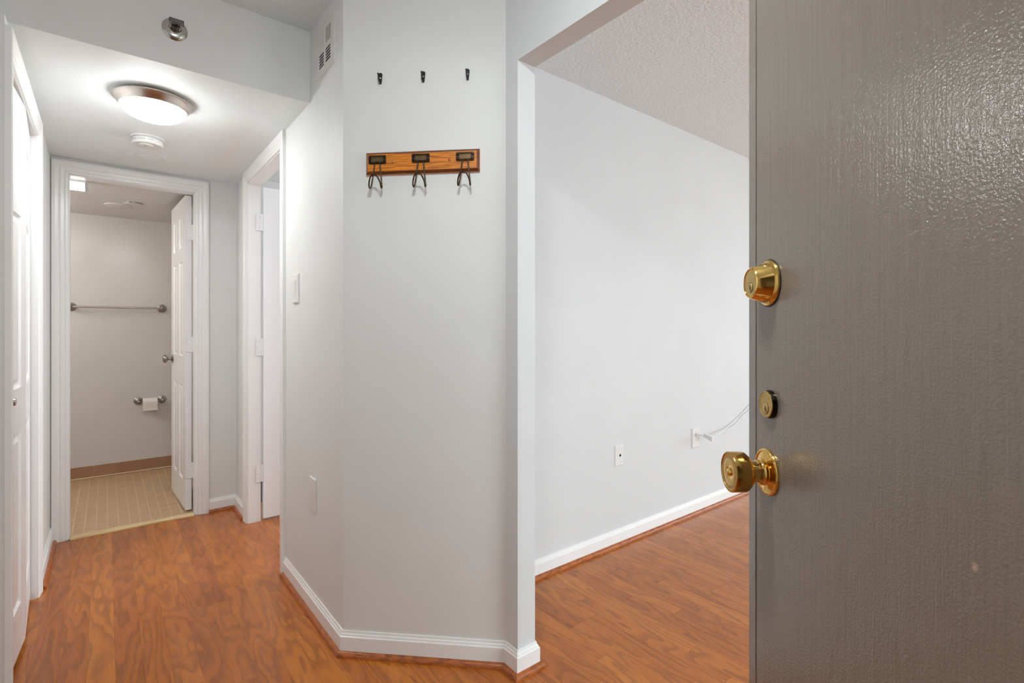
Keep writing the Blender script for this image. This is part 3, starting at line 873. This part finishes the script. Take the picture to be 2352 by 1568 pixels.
# ------------------------------------------------------------------ hallway ceiling fixtures
LX, LY = 0.1576, 2.627
lamp = empty('ceiling_light', (LX, LY, ZS)); tag(lamp, 'flush brushed nickel ceiling light with glowing frosted glass dome in the hallway', 'ceiling light')
MB().lathe([(0.0, 0.0), (0.128, 0.0), (0.128, -0.006), (0.1385, -0.009), (0.143, -0.012), (0.143, -0.0155), (0.139, -0.018), (0.1335, -0.023), (0.127, -0.033), (0.1215, -0.042), (0.119, -0.044), (0.116, -0.042), (0.112, -0.03), (0.0, -0.028)], (0, 0, 0), (0, 0, 1), 96).build('rim', 'nickel', lamp, True)
dome = [(0.0, -0.030), (0.1165, -0.030), (0.1170, -0.041)]
for i in range(1, 11):
    t = math.radians(9 * i); dome.append((0.1170 * math.cos(t), -0.041 - 0.052 * math.sin(t)))
MB().lathe(dome, (0, 0, 0), (0, 0, 1), 96).build('glass_dome', 'lamp_glass', lamp, True)

sd = empty('smoke_detector', (0.1654, 3.1903, ZS)); tag(sd, 'round white smoke detector on the lowered hallway ceiling', 'smoke detector')
MB().lathe([(0.0, 0.0), (0.0714, 0.0), (0.0714, -0.005), (0.068, -0.008), (0.0, -0.008)], (0, 0, 0), (0, 0, 1), 64).build('base_ring', 'plastic', sd, True)
MB().lathe([(0.0, -0.008), (0.0600, -0.008), (0.0600, -0.013), (0.0655, -0.0135), (0.0660, -0.035), (0.0630, -0.0395), (0.0, -0.0405)], (0, 0, 0), (0, 0, 1), 64).build('body', 'plastic', sd, True)
MB().lathe([(0.0, -0.040), (0.030, -0.040), (0.027, -0.0445), (0.018, -0.046), (0.0, -0.046)], (-0.006, -0.012, 0), (0, 0, 1), 48).build('sensor_cap', 'plastic2', sd, True)
MB().box(-0.0105, -0.0075, -0.024, -0.010, -0.0468, -0.0455).build('indicator_slot', 'vent_shadow', sd)
for a in range(10):
    t = math.radians(200 + a * 9)
    if a in (3, 7): continue
    MB().box(-0.004, 0.004, -0.0664, -0.0655, -0.024, -0.0225).xf(Matrix.Rotation(t - math.radians(270), 4, 'Z')).build('side_slot', 'vent_shadow', sd)

rp = empty('ceiling_cover_plate', (0.1747, 3.532, ZS)); tag(rp, 'flat round white cover plate on the ceiling behind the smoke detector', 'cover plate')
MB().lathe([(0.0, 0.0), (0.0940, 0.0), (0.0935, -0.0022), (0.0860, -0.0034), (0.0830, -0.0020), (0.0, -0.0024)], (0, 0, 0), (0, 0, 1), 72).build('cover_disc', 'soffit', rp, True)
MB().lathe([(0.0, -0.002), (0.056, -0.002), (0.054, -0.0045), (0.0, -0.0050)], (0.008, -0.004, 0), (0, 0, 1), 64).build('center_disc', 'soffit', rp, True)
hp_ = empty('ceiling_blank_plate', (0.2020, 2.940, ZS)); tag(hp_, 'small blank plate on the ceiling just past the dome light', 'cover plate')
MB().lathe([(0.0, 0.0), (0.042, 0.0), (0.041, -0.003), (0.0, -0.0038)], (0, 0, 0), (0, 0, 1), 40).build('cover_disc', 'soffit', hp_, True)

# sidewall sprinkler on the soffit face
sp = empty('fire_sprinkler', (0.1990, YS, 2.3165)); tag(sp, 'chrome sidewall fire sprinkler head on the soffit face', 'sprinkler')
MB().lathe([(0.0, 0.0), (0.0405, 0.0), (0.0405, 0.0022), (0.0365, 0.0055), (0.0280, 0.0085), (0.0215, 0.0095), (0.0190, 0.0130), (0.0180, 0.0165), (0.0165, 0.0165), (0.0160, 0.012), (0.0, 0.011)], (0, 0, 0), (0, -1, 0), 56).build('escutcheon', 'chrome', sp, True)
MB().lathe([(0.0, 0.010), (0.0125, 0.010), (0.0125, 0.021), (0.0105, 0.023), (0.0105, 0.030), (0.006, 0.032), (0.006, 0.036), (0.0, 0.036)], (0, 0, 0), (0, -1, 0), 24).build('nozzle', 'gunmetal', sp, True)
for sx in (-1, 1):
    MB().tube([(sx * 0.009, -0.026, 0), (sx * 0.0125, -0.036, 0.0), (sx * 0.0105, -0.048, 0.0), (sx * 0.003, -0.056, 0.0)], 0.0022, 8).build('frame_arm', 'gunmetal', sp, True)
MB().cyl((0, -0.034, 0), (0, -1, 0), 0.0022, 0.02, 12).build('glass_bulb', 'chrome', sp, True)
MB().cyl((0, -0.054, 0), (0, -1, 0), 0.0048, 0.010, 16, 0.001).build('boss', 'gunmetal', sp, True)
df = MB().box(-0.0225, 0.0225, -0.066, -0.0635, -0.006, 0.0075)
df.box(-0.0225, 0.0225, -0.066, -0.040, 0.0075, 0.0095)
for sx in (-1, 1):
    df.box(sx * 0.0135 - 0.009, sx * 0.0135 + 0.009, -0.066, -0.0640, -0.0125, -0.0085)
    df.box(sx * 0.0215 - 0.0012, sx * 0.0215 + 0.0012, -0.066, -0.0635, -0.012, 0.0)
df.build('deflector', 'gunmetal', sp, bevel=0.0006)

# ------------------------------------------------------------------ bathroom fittings
tb = empty('towel_bar', (0.079, YBW, 1.378)); tag(tb, 'satin nickel towel bar on the bathroom wall', 'towel bar')
def rosette(x, z, parent, name='mount', r=0.034, so=0.062):
    return MB().lathe([(0.0, 0.0), (r, 0.0), (r, 0.004), (r - 0.004, 0.0075), (r - 0.010, 0.0085), (r - 0.012, 0.0115), (0.013, 0.015), (0.011, 0.02), (0.010, so - 0.012), (0.0125, so - 0.008), (0.0135, so), (0.0125, so + 0.008), (0.008, so + 0.013), (0.0, so + 0.0145)], (x, 0, z), (0, -1, 0), 40).build(name, 'nickel_dark', parent, True)
rosette(-0.297, 0, tb); rosette(0.297, 0, tb)
MB().cyl((-0.297, -0.062, 0), (1, 0, 0), 0.0078, 0.594, 20).build('bar', 'nickel', tb, True)
ph = empty('paper_holder', (0.294, YBW, 0.595)); tag(ph, 'satin nickel toilet paper holder below the towel bar', 'paper holder')
rosette(-0.082, 0, ph, r=0.032, so=0.058); rosette(0.082, 0, ph, r=0.032, so=0.058)
MB().cyl((-0.082, -0.058, -0.002), (1, 0, 0), 0.0065, 0.164, 18).build('roller', 'nickel_dark', ph, True)
tr = empty('toilet_paper_roll', (0.289, YBW - 0.058, 0.593 - 0.010)); tag(tr, 'part-used white toilet paper roll on the holder', 'toilet paper')
prof = [(0.0175, -0.05), (0.0365, -0.05), (0.0375, -0.0488), (0.0375, 0.0488), (0.0365, 0.05), (0.0175, 0.05), (0.0175, -0.05)]
MB().lathe(prof, (0, 0, 0), (1, 0, 0), 40, caps=False).build('roll', 'paper', tr, True)
sh = MB()
pts = [(-0.0376, 0.006), (-0.0386, -0.010), (-0.0372, -0.028), (-0.0362, -0.044), (-0.0370, -0.064)]
vs = []
for y, z in pts: vs += [(-0.05, y, z), (0.05, y, z), (-0.05, y + 0.0007, z), (0.05, y + 0.0007, z)]
fs = []
for i in range(len(pts) - 1):
    a = i * 4; b = a + 4
    fs += [(a, a + 1, b + 1, b), (a + 2, a + 3, b + 3, b + 2), (a, a + 2, b + 2, b), (a + 1, a + 3, b + 3, b + 1)]
fs += [(0, 1, 3, 2), (len(vs) - 4, len(vs) - 3, len(vs) - 1, len(vs) - 2)]
sh.add(vs, fs).build('loose_sheet', 'paper', tr)

bl = empty('bathroom_light', (-0.60, 4.080, ZBC)); tag(bl, 'lit white wraparound fluorescent fixture on the bathroom ceiling', 'ceiling light')
def wrap(w, h, n=14):
    pts = [(-w / 2, -0.030)]
    for i in range(n + 1):
        t = math.pi * i / n
        pts.append((-(w / 2) * math.copysign(abs(math.cos(t)) ** 0.6, math.cos(t)), -0.036 - (h - 0.036) * abs(math.sin(t)) ** 0.6))
    pts.append((w / 2, -0.030))
    return pts
def ext(pts, x0, x1):
    n = len(pts)
    vs = [(x0, y, z) for y, z in pts] + [(x1, y, z) for y, z in pts]
    return MB().add(vs, [tuple(range(n)), tuple(range(n, 2 * n))] + [(i, (i + 1) % n, n + (i + 1) % n, n + i) for i in range(n)])
MB().box(-0.51, 0.51, -0.056, 0.056, -0.034, 0.0).build('housing', 'plastic', bl, bevel=0.003)
ext(wrap(0.096, 0.070), -0.50, 0.50).build('diffuser', 'tube_glass', bl, True)
for sx in (-1, 1):
    for i in range(3):
        a = 0.498 + 0.008 * i
        x0, x1 = sorted((sx * a, sx * (a + 0.005)))
        ext(wrap(0.104 - 0.006 * i, 0.074 - 0.003 * i), x0, x1).build('end_cap', 'plastic', bl, True)
vl = empty('added_vanity_light', (-1.2, 4.62, 1.90)); tag(vl, 'unseen light bar with three round globes, added to light the bathroom', 'wall light')  # out of view, added to brighten the bathroom
MB().box(0.0, 0.035, -0.30, 0.30, -0.05, 0.05).build('back_bar', 'nickel', vl, bevel=0.004)
for dy in (-0.2, 0.0, 0.2):
    pr_ = [(0.0, -0.06)] + [(0.06 * math.cos(math.radians(a)), 0.06 * math.sin(math.radians(a))) for a in range(-75, 90, 15)] + [(0.0, 0.06)]
    MB().lathe(pr_, (0.10, dy, 0.0), (0, 0, 1), 24).build('globe', 'added_vanity_glass', vl, True)
cd = empty('ceiling_cover_plate', (0.0723, 4.794, ZBC)); tag(cd, 'flat round cover plate on the bathroom ceiling', 'cover plate')
MB().lathe([(0.0, 0.0), (0.087, 0.0), (0.086, -0.004), (0.076, -0.007), (0.0, -0.009)], (0, 0, 0), (0, 0, 1), 56).build('cover_disc', 'bath_ceil', cd, True)
cv = empty('exhaust_vent', (0.158, 4.640, ZBC)); tag(cv, 'round bathroom ceiling vent with dark slots around its rim', 'vent')
MB().lathe([(0.0, 0.0), (0.058, 0.0), (0.058, -0.006), (0.054, -0.010), (0.0, -0.010)], (0, 0, 0), (0, 0, 1), 56).build('vent_cover', 'bath_ceil', cv, True)
for a in (205, 250, 285, 310):
    MB().box(-0.011, 0.011, -0.0590, -0.0570, -0.0052, -0.0024).xf(Matrix.Rotation(math.radians(a - 270), 4, 'Z')).build('slot', 'dark', cv)

# ------------------------------------------------------------------ unseen entry ceiling light, added above the camera for brightness
el = empty('entry_fill_light', (0.28, 0.55, ZC)); tag(el, 'unseen dome ceiling light added to brighten the entry', 'ceiling light')
MB().lathe([(0.0, 0.0), (0.128, 0.0), (0.143, -0.012), (0.139, -0.018), (0.127, -0.033), (0.119, -0.044), (0.112, -0.03), (0.0, -0.028)], (0, 0, 0), (0, 0, 1), 64).build('rim', 'nickel', el, True)
MB().lathe(dome, (0, 0, 0), (0, 0, 1), 64).build('glass_dome', 'entry_fill_glass', el, True)
